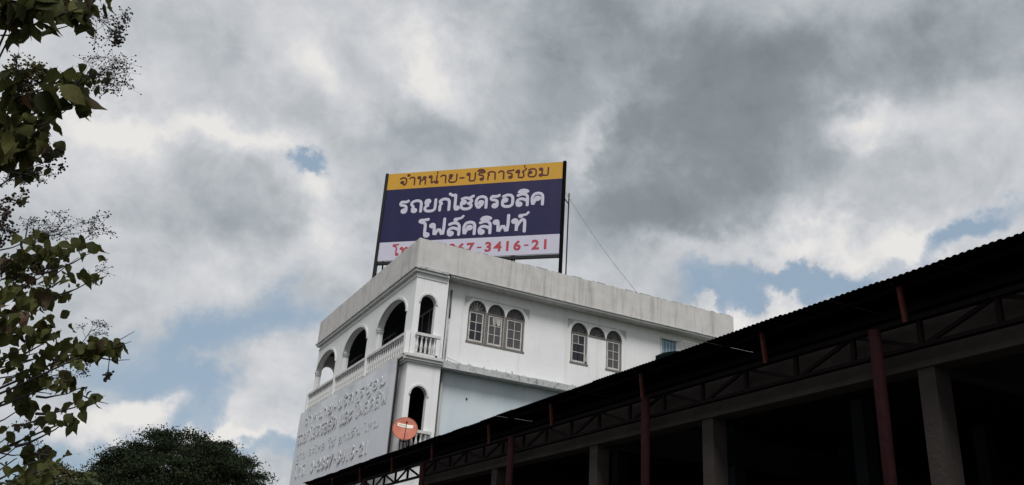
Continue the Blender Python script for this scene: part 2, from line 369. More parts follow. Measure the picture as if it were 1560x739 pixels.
# side (main) wall with windows
WIN = [(11.67, 12.37), (12.42, 13.12), (13.17, 13.94)]
WIN2 = [(15.91, 16.65), (17.48, 18.20)]
ops = [(a, b, 10.03, 11.20, .39) for a, b in WIN] + [(a, b, 10.05, 11.22, .40) for a, b in WIN2] + [(16.70, 17.43, 11.22, 11.24, .38), (20.08, 20.79, 11.08, 11.75, 0)]
arch_wall(10.60, XE, 9.06, 12.14, ops, .2, mR(YW)).obj('wall', 'white', bld)
wbox('lower_wall', (10.665, YW + .003, 0), (XE, YW + .2, 9.06), 'blue')
wbox('rear_wall', (10.8, YE - .2, 0), (XE, YE, 12.1), 'white')
wbox('end_wall', (XE - .2, YW + .2, 0), (XE, YE - .2, 12.1), 'white')
wbox('roof_slab', (9.5, 26.34, 12.053), (XE - .1, YE - .1, 12.2), 'concrete')
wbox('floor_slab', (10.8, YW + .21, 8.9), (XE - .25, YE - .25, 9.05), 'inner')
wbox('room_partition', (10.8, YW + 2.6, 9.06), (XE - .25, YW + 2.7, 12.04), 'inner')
# parapet: front run, side run (eave), rear, end
wbox('parapet', (9.38, 26.21, 12.14), (9.53, 38.45, 13.2), 'parapet')
wbox('parapet', (9.532, 26.21, 12.14), (XE, 26.36, 13.195), 'parapet')
wbox('parapet', (XE - .15, 26.362, 12.14), (XE, 38.29, 13.19), 'parapet')
wbox('parapet', (9.533, 38.30, 12.14), (XE, 38.45, 13.19), 'parapet')
# ragged dark coping line
g = G()
for (ax, ay, bx_, by) in ((9.40, 26.23, 9.40, 38.43), (9.40, 26.23, XE - .02, 26.23)):
    L_ = math.hypot(bx_ - ax, by - ay); k = int(L_ / .22)
    for i in range(k):
        if random.random() < .72:
            t0 = i / k; t1 = t0 + random.uniform(.3, 1.1) / k; h = random.uniform(.004, .022)
            x0 = ax + (bx_ - ax) * t0; y0 = ay + (by - ay) * t0; x1 = ax + (bx_ - ax) * t1; y1 = ay + (by - ay) * t1
            g.box(W(x0 - .015, y0 - .015, 13.18), W(max(x1, x0 + .08), max(y1, y0 + .08), 13.2 + h))
o = g.obj('coping_moss', 'parapet_top', bld); o['kind'] = 'stuff'
# eave soffit slab along the side wall and edge drip
wbox('eave', (10.70, 26.225, 12.05), (XE - .02, YW + .01, 12.139), 'trim')
wbox('drip_edge', (10.60, 26.18, 12.12), (XE - .3, 26.208, 12.15), 'ledge')
# corner cornices, front cornices
wbox('cornice', (9.38, 26.15, 12.07), (10.56, 26.207, 12.15), 'ledge')
wbox('cornice', (9.36, 26.20, 11.98), (10.62, 26.31, 12.058), 'trim')
wbox('cornice', (9.32, 26.15, 12.085), (9.376, 38.50, 12.15), 'ledge')
wbox('cornice', (9.36, 26.312, 11.985), (9.479, 38.4, 12.062), 'trim')
wbox('string_moulding', (9.455, 26.29, 11.80), (9.479, 38.3, 11.83), 'trim')
wbox('string_moulding', (9.455, 26.285, 11.80), (10.6, 26.309, 11.83), 'trim')
# slab mouldings at third floor
for k, (o_, za, zb) in enumerate(((.18, 8.98, 9.07), (.13, 8.89, 8.978), (.07, 8.82, 8.888))):
    wbox('slab_moulding', (XF - min(o_, .13) - .03, YF - o_, za), (10.62 + o_ * .3, YF + .05 - .003 * k, zb), 'trim')
    wbox('slab_moulding', (XF - (.18, .10, .07)[k], YF + .052, za), (XF - .002, YE + .08 - k * .02, zb), 'trim')
for k, (o_, za, zb) in enumerate(((.18, 5.78, 5.87), (.13, 5.69, 5.778))):
    wbox('slab_moulding', (XF - .01, YF - o_, za), (10.62, YF - .002, zb), 'trim')
# long ledge on side wall, broken end, with scraps on top
g = G(); xs = [10.60]
while xs[-1] < 15.9: xs.append(min(15.95, xs[-1] + random.uniform(.25, .6)))
for i in range(len(xs) - 1):
    j = random.uniform(-.012, .012); g.box(W(xs[i], 26.25 + j, 8.83 + j * .6), W(xs[i + 1] - .001, YW - .002, 9.05 + j))
g.obj('ledge', 'ledge', bld)
g = G()
for i in range(46):
    x = random.choice([random.uniform(10.6, 16), random.uniform(10.6, 13)]); s_ = random.uniform(.02, .09)
    g.bar(W(x, random.uniform(26.3, 26.5), 9.05), W(x + random.uniform(-.12, .12), random.uniform(26.25, 26.6), 9.06 + s_), random.uniform(.01, .03))
o = g.obj('ledge_debris', 'ledge', bld); o['kind'] = 'stuff'
# drain pipe & joint strip
G().tube([W(10.88, 26.64, 8.78), W(10.88, 26.64, 3)], .045, 8).obj('drain_pipe', 'pipe', bld, True)
G().tube([W(10.95, 26.68, 11.75), W(10.95, 26.68, 10.72)], .034, 8).obj('drain_pipe', 'wood', bld, True)
G().tube([W(10.95, 26.69, 10.72), W(10.93, 26.69, 9.1)], .024, 8).obj('drain_pipe', 'ledge', bld, True)
G().bar(W(10.45, 26.2, 9.03), W(10.75, 26.3, 9.22), .02).bar(W(10.75, 26.3, 9.22), W(11.35, 26.3, 9.08), .015).bar(W(10.75, 26.3, 9.05), W(10.75, 26.3, 9.24), .025).obj('pipe_bracket', 'ledge', bld)
G().tube([W(11.87, YW + .02, 8.02), W(11.87, YW - .03, 8.02)], .03, 10).obj('vent_hole', 'dark', bld)
# balustrades
prof = [(.045, 0), (.045, .05), (.028, .07), (.05, .17), (.056, .24), (.04, .34), (.024, .44), (.03, .50), (.048, .53), (.048, .585)]
def lathe(pr, n=10):
    V = []; F = []
    for r_, z in pr: V += [(r_ * math.cos(2 * math.pi * j / n), r_ * math.sin(2 * math.pi * j / n), z) for j in range(n)]
    for i in range(len(pr) - 1):
        for j in range(n): F.append((i * n + j, i * n + (j + 1) % n, (i + 1) * n + (j + 1) % n, (i + 1) * n + j))
    F += [tuple(range(n))[::-1], tuple((len(pr) - 1) * n + j for j in range(n))]
    return V, F
V, F = lathe(prof); bal_me = me_from('baluster', V, F, 'trim', True)
posts = [26.36, 30.4, 34.4, 38.42]
for i in range(3):
    y0, y1 = posts[i], posts[i + 1]
    rail = wbox('balustrade', (9.30, y0 + (.09 if i else -.02), 9.735), (9.44, y1 - .09, 9.83), 'trim')
    wbox('base_rail', (9.32, y0 + .09, 9.072), (9.43, y1 - .09, 9.14), 'trim', rail)
    n = 17
    for k in range(n):
        link('baluster', bal_me, rail, W(9.372, y0 + .2 + (y1 - y0 - .4) * k / (n - 1), 9.145))
for y in posts: wbox('balustrade_post', (9.29, y - .088, 9.072), (9.45, y + .088, 9.84), 'white')
for zoff in (0, -3.2):
    rail = wbox('balustrade', (9.63, 26.15, 9.735 + zoff), (10.50, 26.30, 9.83 + zoff), 'trim')
    wbox('base_rail', (9.63, 26.17, 9.073 + zoff), (10.45, 26.28, 9.14 + zoff), 'trim', rail)
    for k in range(5): link('baluster', bal_me, rail, W(9.70 + .155 * k, 26.225, 9.145 + zoff))
wbox('balustrade_post', (10.36, 26.17, 9.072), (10.50, 26.29, 9.733), 'white')
# a few odds and ends standing in the loggia
G().tube([W(9.95, 27.0, 9.06), W(10.02, 27.05, 10.35)], [.03, .006], 6).tube([W(10.15, 27.0, 9.06), W(10.12, 27.05, 10.1)], [.04, .01], 6).obj('folded_umbrella', 'black', bld)

# ---- windows of the side wall
def plaster_panel(x0, x1, zt, ops_):
    f = mR(YW)
    for (a, b, zb, zs, ri) in ops_: arch_band((a, b, zb, zs, ri), .03, .008, f, legs=.02).obj('arch_moulding', 'white', bld)
    for (xa, xb) in ((x0, x0 + .16), (x1 - .16, x1)):
        s_ = 1 if xa == x0 else -1; xo = xa if s_ > 0 else xb
        G().add([f(xo, -.012, zt), f(xo + s_ * .30, -.012, zt), f(xo + s_ * .06, -.012, zt - .26), f(xo, -.012, zt - .38)], [(0, 1, 2, 3)]).obj('spandrel_plaster', 'ledge', bld)
    G().box(f(x0, -.02, zt), f(x1, .0, zt + .03)).obj('label_moulding', 'trim', bld)
def grid_window(x0, x1, z0, zs, rise, mode):
    """part: window (outer frame); sub-parts sash, pane, fanlight_pane, glazing_bar"""
    f = mR(YW); t = .045; d0 = .05
    g = G()
    g.box(f(x0, d0, z0), f(x0 + t, d0 + .09, zs)); g.box(f(x1 - t, d0, z0), f(x1, d0 + .09, zs))
    g.box(f(x0 - .03, -.02, z0 - .035), f(x1 + .03, d0 + .1, z0 + .03)); g.box(f(x0 + t, d0 - .005, zs - .02), f(x1 - t, d0 + .09, zs + .03))
    w = g.obj('window', 'wood', bld)
    band = arch_band((x0 + .035, x1 - .035, z0, zs + .03, rise - .04), .03, -.04, f).obj('arch_frame', 'wood', w)
    # fanlight panes: wedges around centre
    c = (x0 + x1) / 2; h = (x1 - x0) / 2 - .035; zc = zs + .032; rr = rise - .045; K = 6
    for k in range(K):
        V = [f(c, d0 + .045, zc)]
        for j in range(4):
            a = math.pi * (k + j / 3) / K; V.append(f(c + h * math.cos(a), d0 + .045, zc + rr * math.sin(a)))
        m = 'glassdark' if (mode == 'mid' and k == 3) or (mode == 'left' and k == 4) else 'fan'
        G().add(V, [(0, 1, 2, 3, 4)]).obj('fanlight_pane', m, w)
    g = G()
    for k in range(1, K):
        a = math.pi * k / K; g.bar(f(c, d0 + .03, zc), f(c + h * math.cos(a), d0 + .03, zc + rr * math.sin(a)), .013)
    g.obj('fanlight_bars', 'wood' if mode != 'left' else 'sash', w)
    if mode == 'fan': return
    # sash with 2x3 panes
    sx0, sx1, sz0, sz1 = x0 + t + .03, x1 - t - .02, z0 + .05, zs - .03; d = d0 + .012
    e = .05
    g = G(); g.box(f(sx0, d, sz0), f(sx0 + e, d + .04, sz1)); g.box(f(sx1 - e, d, sz0), f(sx1, d + .04, sz1))
    g.box(f(sx0 + e, d + .001, sz0), f(sx1 - e, d + .04, sz0 + e + .02)); g.box(f(sx0 + e, d + .001, sz1 - e), f(sx1 - e, d + .04, sz1))
    ix0, ix1, iz0, iz1 = sx0 + e, sx1 - e, sz0 + e + .02, sz1 - e; b = .022
    cm = (ix0 + ix1) / 2
    if mode != 'open': g.box(f(cm - b / 2, d + .002, iz0), f(cm + b / 2, d + .036, iz1))
    else: g.box(f(cm - b / 2, d + .002, iz0 + (iz1 - iz0) * 2 / 3), f(cm + b / 2, d + .036, iz1))
    for k in (1, 2):
        z = iz0 + (iz1 - iz0) * k / 3; g.box(f(ix0, d + .003, z - b / 2), f(ix1, d + .037, z + b / 2))
    g.obj('sash', 'sash', w)
    for r_ in range(3):
        for q in range(2):
            xa = ix0 + (cm - ix0 + b / 2) * q if q else ix0; xb = cm - b / 2 if q == 0 else ix1
            if q: xa = cm + b / 2
            za = iz0 + (iz1 - iz0) * r_ / 3 + b / 2 * (r_ > 0); zb = iz0 + (iz1 - iz0) * (r_ + 1) / 3 - b / 2 * (r_ < 2)
            m = {'left': 'glassdark', 'mid': 'glass', 'right': 'glass', 'open': 'glassdark', 'shut': 'glass'}[mode]
            if mode == 'open' and r_ == 2 and q == 0: m = 'glass'
            if mode == 'left' and random.random() < .3: m = 'glass'
            G().box(f(xa, d + .02, za), f(xb, d + .026, zb)).obj('pane', m, w)
    if mode == 'mid':
        z2 = iz0 + (iz1 - iz0) * 2 / 3 + .02
        G().add([f(cm + .03, d + .015, iz1), f(ix1 - .01, d + .015, iz1), f(ix1 - .02, d + .015, z2 + .04), f(cm + .12, d + .015, z2 + .01), f(cm + .05, d + .015, z2 + .12)], [(0, 1, 2, 3, 4)]).obj('curtain', 'curtain', w)
        G().add([f(ix0 + .12, d + .015, iz1), f(cm - .02, d + .015, iz1), f(cm - .02, d + .015, z2 + .03), f(ix0 + .16, d + .015, z2)], [(0, 1, 2, 3)]).obj('curtain', 'curtain', w)
    if mode == 'open':
        G().box(f(sx1 - .005, d - .12, sz0 + .06), f(sx1 + .022, d + .01, sz0 + .34)).obj('shutter_stay', 'sash', w)
for (a, b), md in zip(WIN, ('left', 'mid', 'right')): grid_window(a, b, 10.03, 11.20, .39, md)
for (a, b), md in zip(WIN2, ('open', 'shut')): grid_window(a, b, 10.05, 11.22, .40, md)
grid_window(16.70, 17.43, 11.20, 11.22, .38, 'fan')
plaster_panel(11.49, 14.11, 11.66, [(a, b, 0, 11.20, .39) for a, b in WIN])
plaster_panel(15.75, 18.39, 11.69, [(a, b, 0, 11.22, .40) for a, b in (WIN2[0], (16.70, 17.43), WIN2[1])])
for x in (12.395, 13.145): G().box(W(x - .028, YW - .03, 10.0), W(x + .028, YW + .003, 11.2)).obj('mullion', 'wood', bld)
# the far striped window with cage and awning
w = wbox('window', (20.0, YW - .03, 11.75), (20.86, YW + .05, 11.81), 'trim')
wbox('window_jamb', (20.0, YW - .025, 11.02), (20.08, YW + .05, 11.749), 'trim', w)
n = 9
for k in range(n):
    a = 20.085 + .70 * k / n; wbox('curtain_stripe', (a, YW + .05 + .012 * (k % 2), 11.08), (a + .70 / n, YW + .075, 11.75), 'bluestripe' if k % 2 == 0 else 'palestripe', w)
cage = G()
for k in range(9): cage.bar(W(20.8 + k * .12, YW - .38, 11.1), W(20.8 + k * .12, YW - .38, 11.72), .012)
cage.bar(W(20.8, YW - .38, 11.72), W(21.78, YW - .38, 11.72), .018); cage.bar(W(20.8, YW - .38, 11.4), W(21.78, YW - .38, 11.4), .012)
for x in (20.8, 21.78): cage.bar(W(x, YW - .38, 11.72), W(x, YW, 11.72), .018)
cage.obj('window_cage', 'pipe', bld)
g = G(); prf = [(19.78, 10.93), (19.95, 11.02), (20.12, 11.12), (20.4, 11.20), (20.75, 11.24), (21.1, 11.20)]
for k in range(5):
    (xa, za), (xb, zb) = prf[k], prf[k + 1]
    g.add([W(xa, 26.22, za), W(xb, 26.22, zb), W(xb, YW - .01, zb + .06), W(xa, YW - .01, za + .06), W(xa, 26.24, 10.72), W(xb, 26.24, 10.74), W(xb, YW - .01, 10.8), W(xa, YW - .01, 10.8)],
          [(0, 1, 2, 3), (7, 6, 5, 4), (0, 4, 5, 1)] + ([(0, 3, 7, 4)] if k == 0 else []) + ([(1, 5, 6, 2)] if k == 4 else []))
g.obj('awning', 'awning', bld)

# ------------------------------------------------------------------ stroke lettering (Thai)
def LOOP(cx, cy, r=1.25, a0=0, k=9): return [(cx + r * math.cos(R(a0) + 2 * math.pi * i / (k - 1)), cy + r * math.sin(R(a0) + 2 * math.pi * i / (k - 1))) for i in range(k)]
GL = {
 'ร': (6.4, [LOOP(3.6, 1.3) + [(4.9, 3), (4.8, 5), (3.6, 6.2), (1.5, 6.6), (.9, 7.8), (1.6, 9.6), (3.2, 9.3), (4.8, 9.3), (6, 10.2)]]),
 'ถ': (8.2, [LOOP(3.0, 1.3, 1.2, 180) + [(1.9, 3), (2.4, 4.6), (1.5, 5.8), (.9, 7.2), (1.6, 9), (4, 10), (6.2, 9.4), (7.2, 7.6), (7.2, 0)]]),
 'ย': (8.2, [LOOP(2.4, 8.6, 1.25, 180) + [(1.2, 7), (1.7, 5.7), (3.4, 5.2), (1.6, 4.6), (.9, 3.2), (1, 1.2), (2.4, 0), (5.6, 0), (7.2, 1.5), (7.2, 10)]]),
 'ก': (8.0, [[(1.4, 0), (1.4, 4.8), (2.6, 6.2), (.9, 7.2), (1.8, 9.2), (4, 10), (6.2, 9.2), (7, 7.2), (7, 0)]]),
 'ไ': (4.2, [LOOP(3.2, 1.2, 1.1, 180) + [(2, 3), (2, 11), (1.9, 13.2), (.3, 12.2), (-1.8, 14.2)]]),
 'โ': (4.2, [LOOP(3.2, 1.2, 1.1, 180) + [(2, 3), (2, 10.6), (.6, 11.6), (-1.6, 12.4), (-1.2, 13.8), (.8, 13.6), (3.6, 14.2)]]),
 'ฮ': (8.4, [LOOP(2.3, 5.9, 1.2, 180) + [(1, 4), (1.1, 1.4), (2.6, 0), (5.6, 0), (7.1, 1.6), (7.1, 3.6), (5.1, 4.8)], [(5.1, 4.8), (7.1, 5.6), (7.2, 7.4), (5.6, 8.9), (3.4, 9.8), (1.1, 8.9)], [(5.4, 9), (8.2, 11)]]),
 'ด': (8.2, [LOOP(3.9, 4.6, 1.2, 0) + [(4.4, 2.6), (2.5, .1), (1.1, 3), (.9, 6.6), (2, 9.2), (4.2, 10), (6.3, 9.2), (7.1, 7.2), (7.1, 0)]]),
 'ค': (8.2, [LOOP(4.1, 5.4, 1.2, 200) + [(2.5, 3.4), (1.5, 0), (1, 3.5), (1, 6.6), (2, 9.2), (4.2, 10), (6.3, 9.2), (7.1, 7.2), (7.1, 0)]]),
 'อ': (8.0, [LOOP(2.4, 5.6, 1.2, 180) + [(1, 3.6), (1.1, 1.4), (2.6, 0), (5.4, 0), (7, 1.6), (7, 7.6), (5.8, 9.6), (3.6, 10), (1.2, 8.8)]]),
 'ล': (8.2, [LOOP(2.3, 1.3, 1.2, 180) + [(1, 3.4), (1.6, 5.2), (3.4, 6), (5.4, 5.2), (7.1, 3.6)], [(7.1, 0), (7.1, 7.4), (5.9, 9.5), (3.6, 10), (1.2, 8.8)]]),
 'ฟ': (9.4, [LOOP(1.4, 8.7, 1.15, 0) + [(2.6, 6.5), (2.8, .1), (5.3, 6.4), (7.7, .1), (8.2, 6), (8.2, 14)]]),
 'ท': (8.4, [LOOP(1.8, 8.7, 1.2, 0) + [(2.9, 5), (2.9, 0), (3, 4.5), (5.2, 9), (6.6, 9.9), (7.4, 8.4), (7.4, 0)]]),
 'จ': (7.4, [LOOP(2.9, 3.9, 1.2, 0) + [(3.6, 2.2), (5, .1), (6.2, 2.4), (6.4, 7), (5.2, 9.4), (3.2, 10), (1, 8.6)]]),
 'า': (6.0, [[(.8, 8.2), (2.2, 9.8), (4, 9.6), (5, 8), (5, 0)]]),
 'ห': (8.6, [LOOP(1.8, 8.7, 1.2, 0) + [(2.9, 5), (2.9, 0)], [(2.9, 3.4), (5.6, 6.4)] + LOOP(6.3, 8.2, 1.2, 240) + [(7.3, 5), (7.3, 0)]]),
 'น': (8.8, [LOOP(1.8, 8.7, 1.2, 0) + [(2.9, 5), (2.9, .4), (4.6, 2.2), (6, 2.6)] + LOOP(7.2, 1.4, 1.2, 180), [(7.2, 10), (7.2, 2.5)]]),
 'บ': (8.4, [LOOP(1.8, 8.7, 1.2, 0) + [(2.9, 5), (2.9, 0), (7.4, 0), (7.4, 10)]]),
 'ซ': (8.6, [LOOP(1.6, 7.4, 1.1, 90) + [(1.8, 9.2), (3.2, 9.6), (3.2, 6.2), (2.7, 4), (2.7, 0), (6.8, 0), (6.8, 5.4), (5.4, 7.4), (7.2, 8.2), (8.6, 10.8)]]),
 'ม': (8.6, [LOOP(1.8, 8.7, 1.2, 0) + [(2.9, 5), (2.9, 2.4)], LOOP(1.9, 1.3, 1.2, 60) + [(4, 1), (7.5, .4), (7.5, 10)]]),
 'เ': (4.0, [LOOP(3, 1.2, 1.1, 180) + [(1.9, 3), (1.9, 10)]]),
 'ะ': (5.4, [LOOP(1.9, 7.4, 1, 0) + [(3.4, 6.6), (4.8, 8.8)], LOOP(1.9, 2.2, 1, 0) + [(3.4, 1.4), (4.8, 3.6)]]),
 'ง': (6.6, [LOOP(3.6, 8.6, 1.2, 0) + [(5, 6), (4.8, 0), (3.6, .4), (.8, 5)]]),
 'ข': (8.0, [LOOP(1.8, 7.6, 1.1, 90) + [(3, 9.6), (3.2, 7), (2.6, 4.6), (2.6, 0), (7, 0), (7, 10)]]),
 'ต': (8.2, [LOOP(3.9, 4.6, 1.2, 0) + [(4.4, 2.6), (2.5, .1), (1.1, 3), (.9, 7.6), (2.4, 10), (4, 8.4), (5.6, 10), (7.1, 7.8), (7.1, 0)]]),
 'ช': (8.6, [LOOP(1.8, 7.6, 1.1, 90) + [(3, 9.6), (3.2, 7), (2.6, 4.6), (2.6, 0), (6.8, 0), (6.8, 5.8), (5.6, 7.6), (8, 10.6)]]),
 '-': (5.0, [[(.8, 4.6), (4.2, 4.6)]]), '.': (3.4, [[(1.4, .3), (1.9, .3)]]), ' ': (4.5, []),
 '0': (7.4, [LOOP(3.7, 5, 1, 0)]), 
}
MARK = {'ิ': [[(-6.6, 11.6), (-5.6, 13.2), (-3.4, 13.6), (-1.2, 12.6), (-.9, 11.6), (-3, 11.5), (-6.6, 11.6)]],
        '่': [[(-1.4, 12.2), (-1.4, 14.8)]], '์': [LOOP(-3.4, 12.6, .8, 0) + [(-2, 13.6), (-.6, 13.4), (.8, 15.4)]], 'ั': [LOOP(-4.4, 12.5, .8, 0) + [(-3, 11.8), (-.6, 13.8)]],
        'ำ': None, '้': [LOOP(-3.6, 13.2, .7, 0) + [(-2.2, 12), (-.6, 14.6)]]}
def smooth2(pts, it=1):
    for _ in range(it):
        q = [pts[0]]
        for a, b in zip(pts[:-1], pts[1:]): q += [(a[0] * .82 + b[0] * .18, a[1] * .82 + b[1] * .18), (a[0] * .18 + b[0] * .82, a[1] * .18 + b[1] * .82)]
        pts = q + [pts[-1]]
    return pts
def ribbon(g, pts, w, dep, f):
    """rounded raised stroke: half-round section, f(x, z, out) -> point"""
    pts = smooth2(pts); k = len(pts); V = []; n = 6; h = w / 2
    a0 = Vector(pts[0]); a1 = Vector(pts[-1]); d0 = (a0 - Vector(pts[1])).normalized(); d1 = (a1 - Vector(pts[-2])).normalized()
    pts = [tuple(a0 + d0 * h * .7)] + list(pts) + [tuple(a1 + d1 * h * .7)]
    k = len(pts)
    for i, p in enumerate(pts):
        d = (Vector(pts[min(i + 1, k - 1)]) - Vector(pts[max(i - 1, 0)])); d.normalize(); nn = (-d.y, d.x)
        hw = h * (.55 if i in (0, k - 1) else 1)
        for s_, o_ in ((-1, 0), (-1, .75), (-.6, 1), (.6, 1.03), (1, .75), (1, 0)):
            V.append(f(p[0] + nn[0] * s_ * hw, p[1] + nn[1] * s_ * hw, o_ * dep + .0004 * (i % 3)))
    F = [(i * n + j, i * n + j + 1, (i + 1) * n + j + 1, (i + 1) * n + j) for i in range(k - 1) for j in range(n - 1)]
    F += [tuple(range(n)), tuple((k - 1) * n + j for j in range(n))]
    g.add(V, F)
def clusters(text):
    out = []
    for ch in text:
        if ch in MARK and ch != 'ำ': out[-1][1].append(ch)
        elif ch == 'ำ': out[-1][1].append('ํ'); out.append(['า', []])
        else: out.append([ch, []])
    return out
NIK = [LOOP(.4, 12.6, 1.0, 0)]
def digit_mesh(ch):
    cu = bpy.data.curves.new('tmp', 'FONT'); cu.body = ch; cu.size = 10 / .72; cu.offset = .45; cu.extrude = .5; cu.resolution_u = 3
    o = bpy.data.objects.new('tmp', cu); COL.objects.link(o); dg = bpy.context.evaluated_depsgraph_get()
    me = bpy.data.meshes.new_from_object(o.evaluated_get(dg)); bpy.data.objects.remove(o)
    V = [tuple(v.co) for v in me.vertices]; F = [tuple(p.vertices) for p in me.polygons]
    x0 = min(v[0] for v in V); x1 = max(v[0] for v in V); bpy.data.meshes.remove(me)
    return [(v[0] - x0, v[1], v[2]) for v in V], F, x1 - x0
DG = {}
def line_glyphs(text, wid, track=1.2, digw=7.8):
    """list of (x offset, [geometry adders]) in glyph units plus total width"""
    res = []; x = 0
    for ch, marks in clusters(text):
        if ch.isdigit():
            res.append((x, 'D', ch, marks)); x += digw + track
        else:
            wd, st = GL[ch]; res.append((x, 'S', ch, marks)); x += wd + track
    return res, x - track
def build_line(text, fmap, width, hgt, stroke, dep, one=None, parent=None, m='maroon', digw=7.8, track=1.2, name='letter', digdep=None):
    """fmap(x, z, out) -> point; text baseline starts at 0, is `width` wide; hgt = consonant height"""
    items, tot = line_glyphs(text, width, track, digw); sx = width / tot; sz = hgt / 10
    whole = G()
    for x0, kind, ch, marks in items:
        g = whole if one else G()
        ff = lambda x, z, o_: fmap(x, z, o_)
        if kind == 'D':
            if ch not in DG: DG[ch] = digit_mesh(ch)
            V, F, w_ = DG[ch]; off = (digw - w_) / 2
            g.add([fmap((x0 + off + v[0]) * sx, v[1] * sz, (v[2] + .5) * (digdep or dep)) for v in V], F)
        else:
            for s_ in GL[ch][1]: ribbon(g, [((x0 + a) * sx, b * sz) for a, b in s_], stroke, dep, ff)
            wd = GL[ch][0]
            for mk in marks:
                for s_ in (NIK if mk == 'ํ' else MARK[mk]):
                    up = 0
                    if mk in '่์' and ('ิ' in marks): up = 2.5
                    ribbon(g, [((x0 + wd + a) * sx, (b + up) * sz) for a, b in s_], stroke * .8, dep, ff)
        if not one and g.V: g.obj(name, m, parent)
    if one: return whole.obj(one, m, parent)

# ------------------------------------------------------------------ roof billboard
TH = -0.749; BW, BH = 7.69, 4.05; BZ = 14.427 - 12.2
bb = thing('roof_billboard', 'large navy, yellow and white Thai billboard raised on steel posts above the roof', 'billboard', (9.89, 32.43, 12.2), TH)
def fb(x, z, o_): return (x, -.06 - o_, BZ + z)
zs1, zs2 = BH * .205, BH * .81
G().box((0, -.055, BZ), (BW, 0, BZ + zs1)).obj('white_strip', 'signwhite', bb)
G().box((0, -.057, BZ + zs1), (BW, 0, BZ + zs2)).obj('navy_field', 'navy', bb)
G().box((0, -.055, BZ + zs2), (BW, 0, BZ + BH)).obj('yellow_strip', 'yellow', bb)
def fo(u, v): return lambda x, z, o_: (BW * u + x, -.052 - o_, BZ + BH * v + z)
build_line('จำหน่าย-บริการซ่อม', fo(.068, .853), BW * .862, BH * .092, 0.068, .012, 'yellow_strip_lettering', bb, 'maroon', track=.8)
build_line('รถยกไฮดรอลิค', fo(.085, .533), BW * .825, BH * .130, 0.126, .012, 'upper_lettering', bb, 'signwhite', track=.6)
build_line('โฟล์คลิฟท์', fo(.235, .248), BW * .585, BH * .135, 0.130, .012, 'lower_lettering', bb, 'signwhite', track=.6)
build_line('โทร', fo(.09, .055), BW * .125, BH * .085, 0.068, .010, 'phone_lettering', bb, 'red', track=1.2)
build_line('0-2867-3416-21', fo(.25, .055), BW * .695, BH * .100, .055, .012, 'phone_lettering', bb, 'red', track=2.6, digw=6.4)
# the circle dot after the Thai word
p_ = G()
for x, m in ((-.075, 'black'), (BW + .075, 'steeldark')):
    G().box((x - .06, -.08, 0), (x + .06, .06, BZ + BH + .03)).obj('post', m, bb)
G().box((-.02, -.045, BZ - .16), (BW + .02, .055, BZ - .03)).obj('bottom_beam', 'black', bb)
for z in (BZ + .9, BZ + 2.0, BZ + 3.1, BZ + 3.95): G().box((0, .005, z - .03), (BW, .055, z + .03)).obj('rail', 'black', bb)
G().bar((BW + .13, .75, 0), (BW + .13, .75, BZ + 3.0), .045).obj('post', 'black', bb)
G().bar((BW + .13, .75, BZ + 2.5), (BW + .05, 0, BZ + 2.5), .035).obj('brace', 'black', bb)
for x in (.02, 1.95, 3.85, 5.75):
    g = G(); g.bar((x, .75, 0), (x, .12, BZ + BH * .62), .05); g.obj('brace', 'steeldark' if x < 1 else 'black', bb)
    if 1 < x < 7: G().box((x - .05, .06, 0), (x + .05, .15, BZ + BH)).obj('post', 'black', bb)
G().bar((.02, .75, .9), (.02, .0, .9), .05).bar((.02, .75, .35), (.9, .75, 1.2), .05).bar((.0, .1, 1.7), (1.95, .1, 1.7), .05).bar((0, .1, .6), (1.95, .1, 1.7), .045).obj('brace', 'steeldark', bb)
# guy cable
c0 = Vector((15.62, 27.25, 17.3)); c1 = Vector((19.0, 26.6, 13.2))
pts = [c0.lerp(c1, i / 12) - Vector((0, 0, .18 * math.sin(math.pi * i / 12))) for i in range(13)]
tag(G().tube(pts, .010, 5).obj('guy_cable', 'pipe'), 'thin slack cable running from the right post of the rooftop billboard down to the parapet', 'cable')

# ------------------------------------------------------------------ faded wall board on the facade
BY0, BY1 = 26.62, 38.9; XB = 9.22
wb = thing('wall_signboard', 'faded pale grey signboard with raised Thai letters covering the facade under the balustrade', 'sign', (XB, BY0, 5.5))
def fw(u, z, o_): return (-o_, BY1 - BY0 - u, z)      # u measured from the far (left in view) end
HB = 3.50
# sheets, each a shade out of line, top edge wrinkled
ns = 9
for i in range(ns):
    y0 = (BY1 - BY0) * i / ns; y1 = (BY1 - BY0) * (i + 1) / ns
    V = []; F = []; K = 6
    for r_, z in enumerate((0, HB - .5, HB - .22, HB)):
        for k in range(K + 1):
            y = y0 + (y1 - y0) * k / K
            wr = 0 if r_ < 2 else (.012 * math.sin(y * 1.3 + 1) + .006 * math.sin(y * 4.3)) * (r_ - 1)
            dz = 0 if r_ < 3 else .035 * math.sin(y * 1.1) + .012 * math.sin(y * 3.4) - .04
            V.append((-.01 * math.sin(y * .8) - wr - .0, y, z + dz))
    n_ = len(V); V += [(v[0] + .02, v[1], v[2]) for v in V]
    for r_ in range(3):
        for k in range(K):
            a = r_ * (K + 1) + k; F.append((a, a + K + 1, a + K + 2, a + 1)); F.append((a + n_, a + 1 + n_, a + K + 2 + n_, a + K + 1 + n_))
    for k in range(K): a = 3 * (K + 1) + k; F.append((a, a + n_, a + 1 + n_, a + 1)); F.append((k, k + 1, k + 1 + n_, k + n_))
    G().add(V, F).obj('sheet', 'board', wb)
G().box((.03, 0, 0), (.09, .06, HB - .1)).obj('edge_frame', 'black', wb); G().box((.03, BY1 - BY0 - .06, 0), (.09, BY1 - BY0, HB - .1)).obj('edge_frame', 'steeldark', wb)
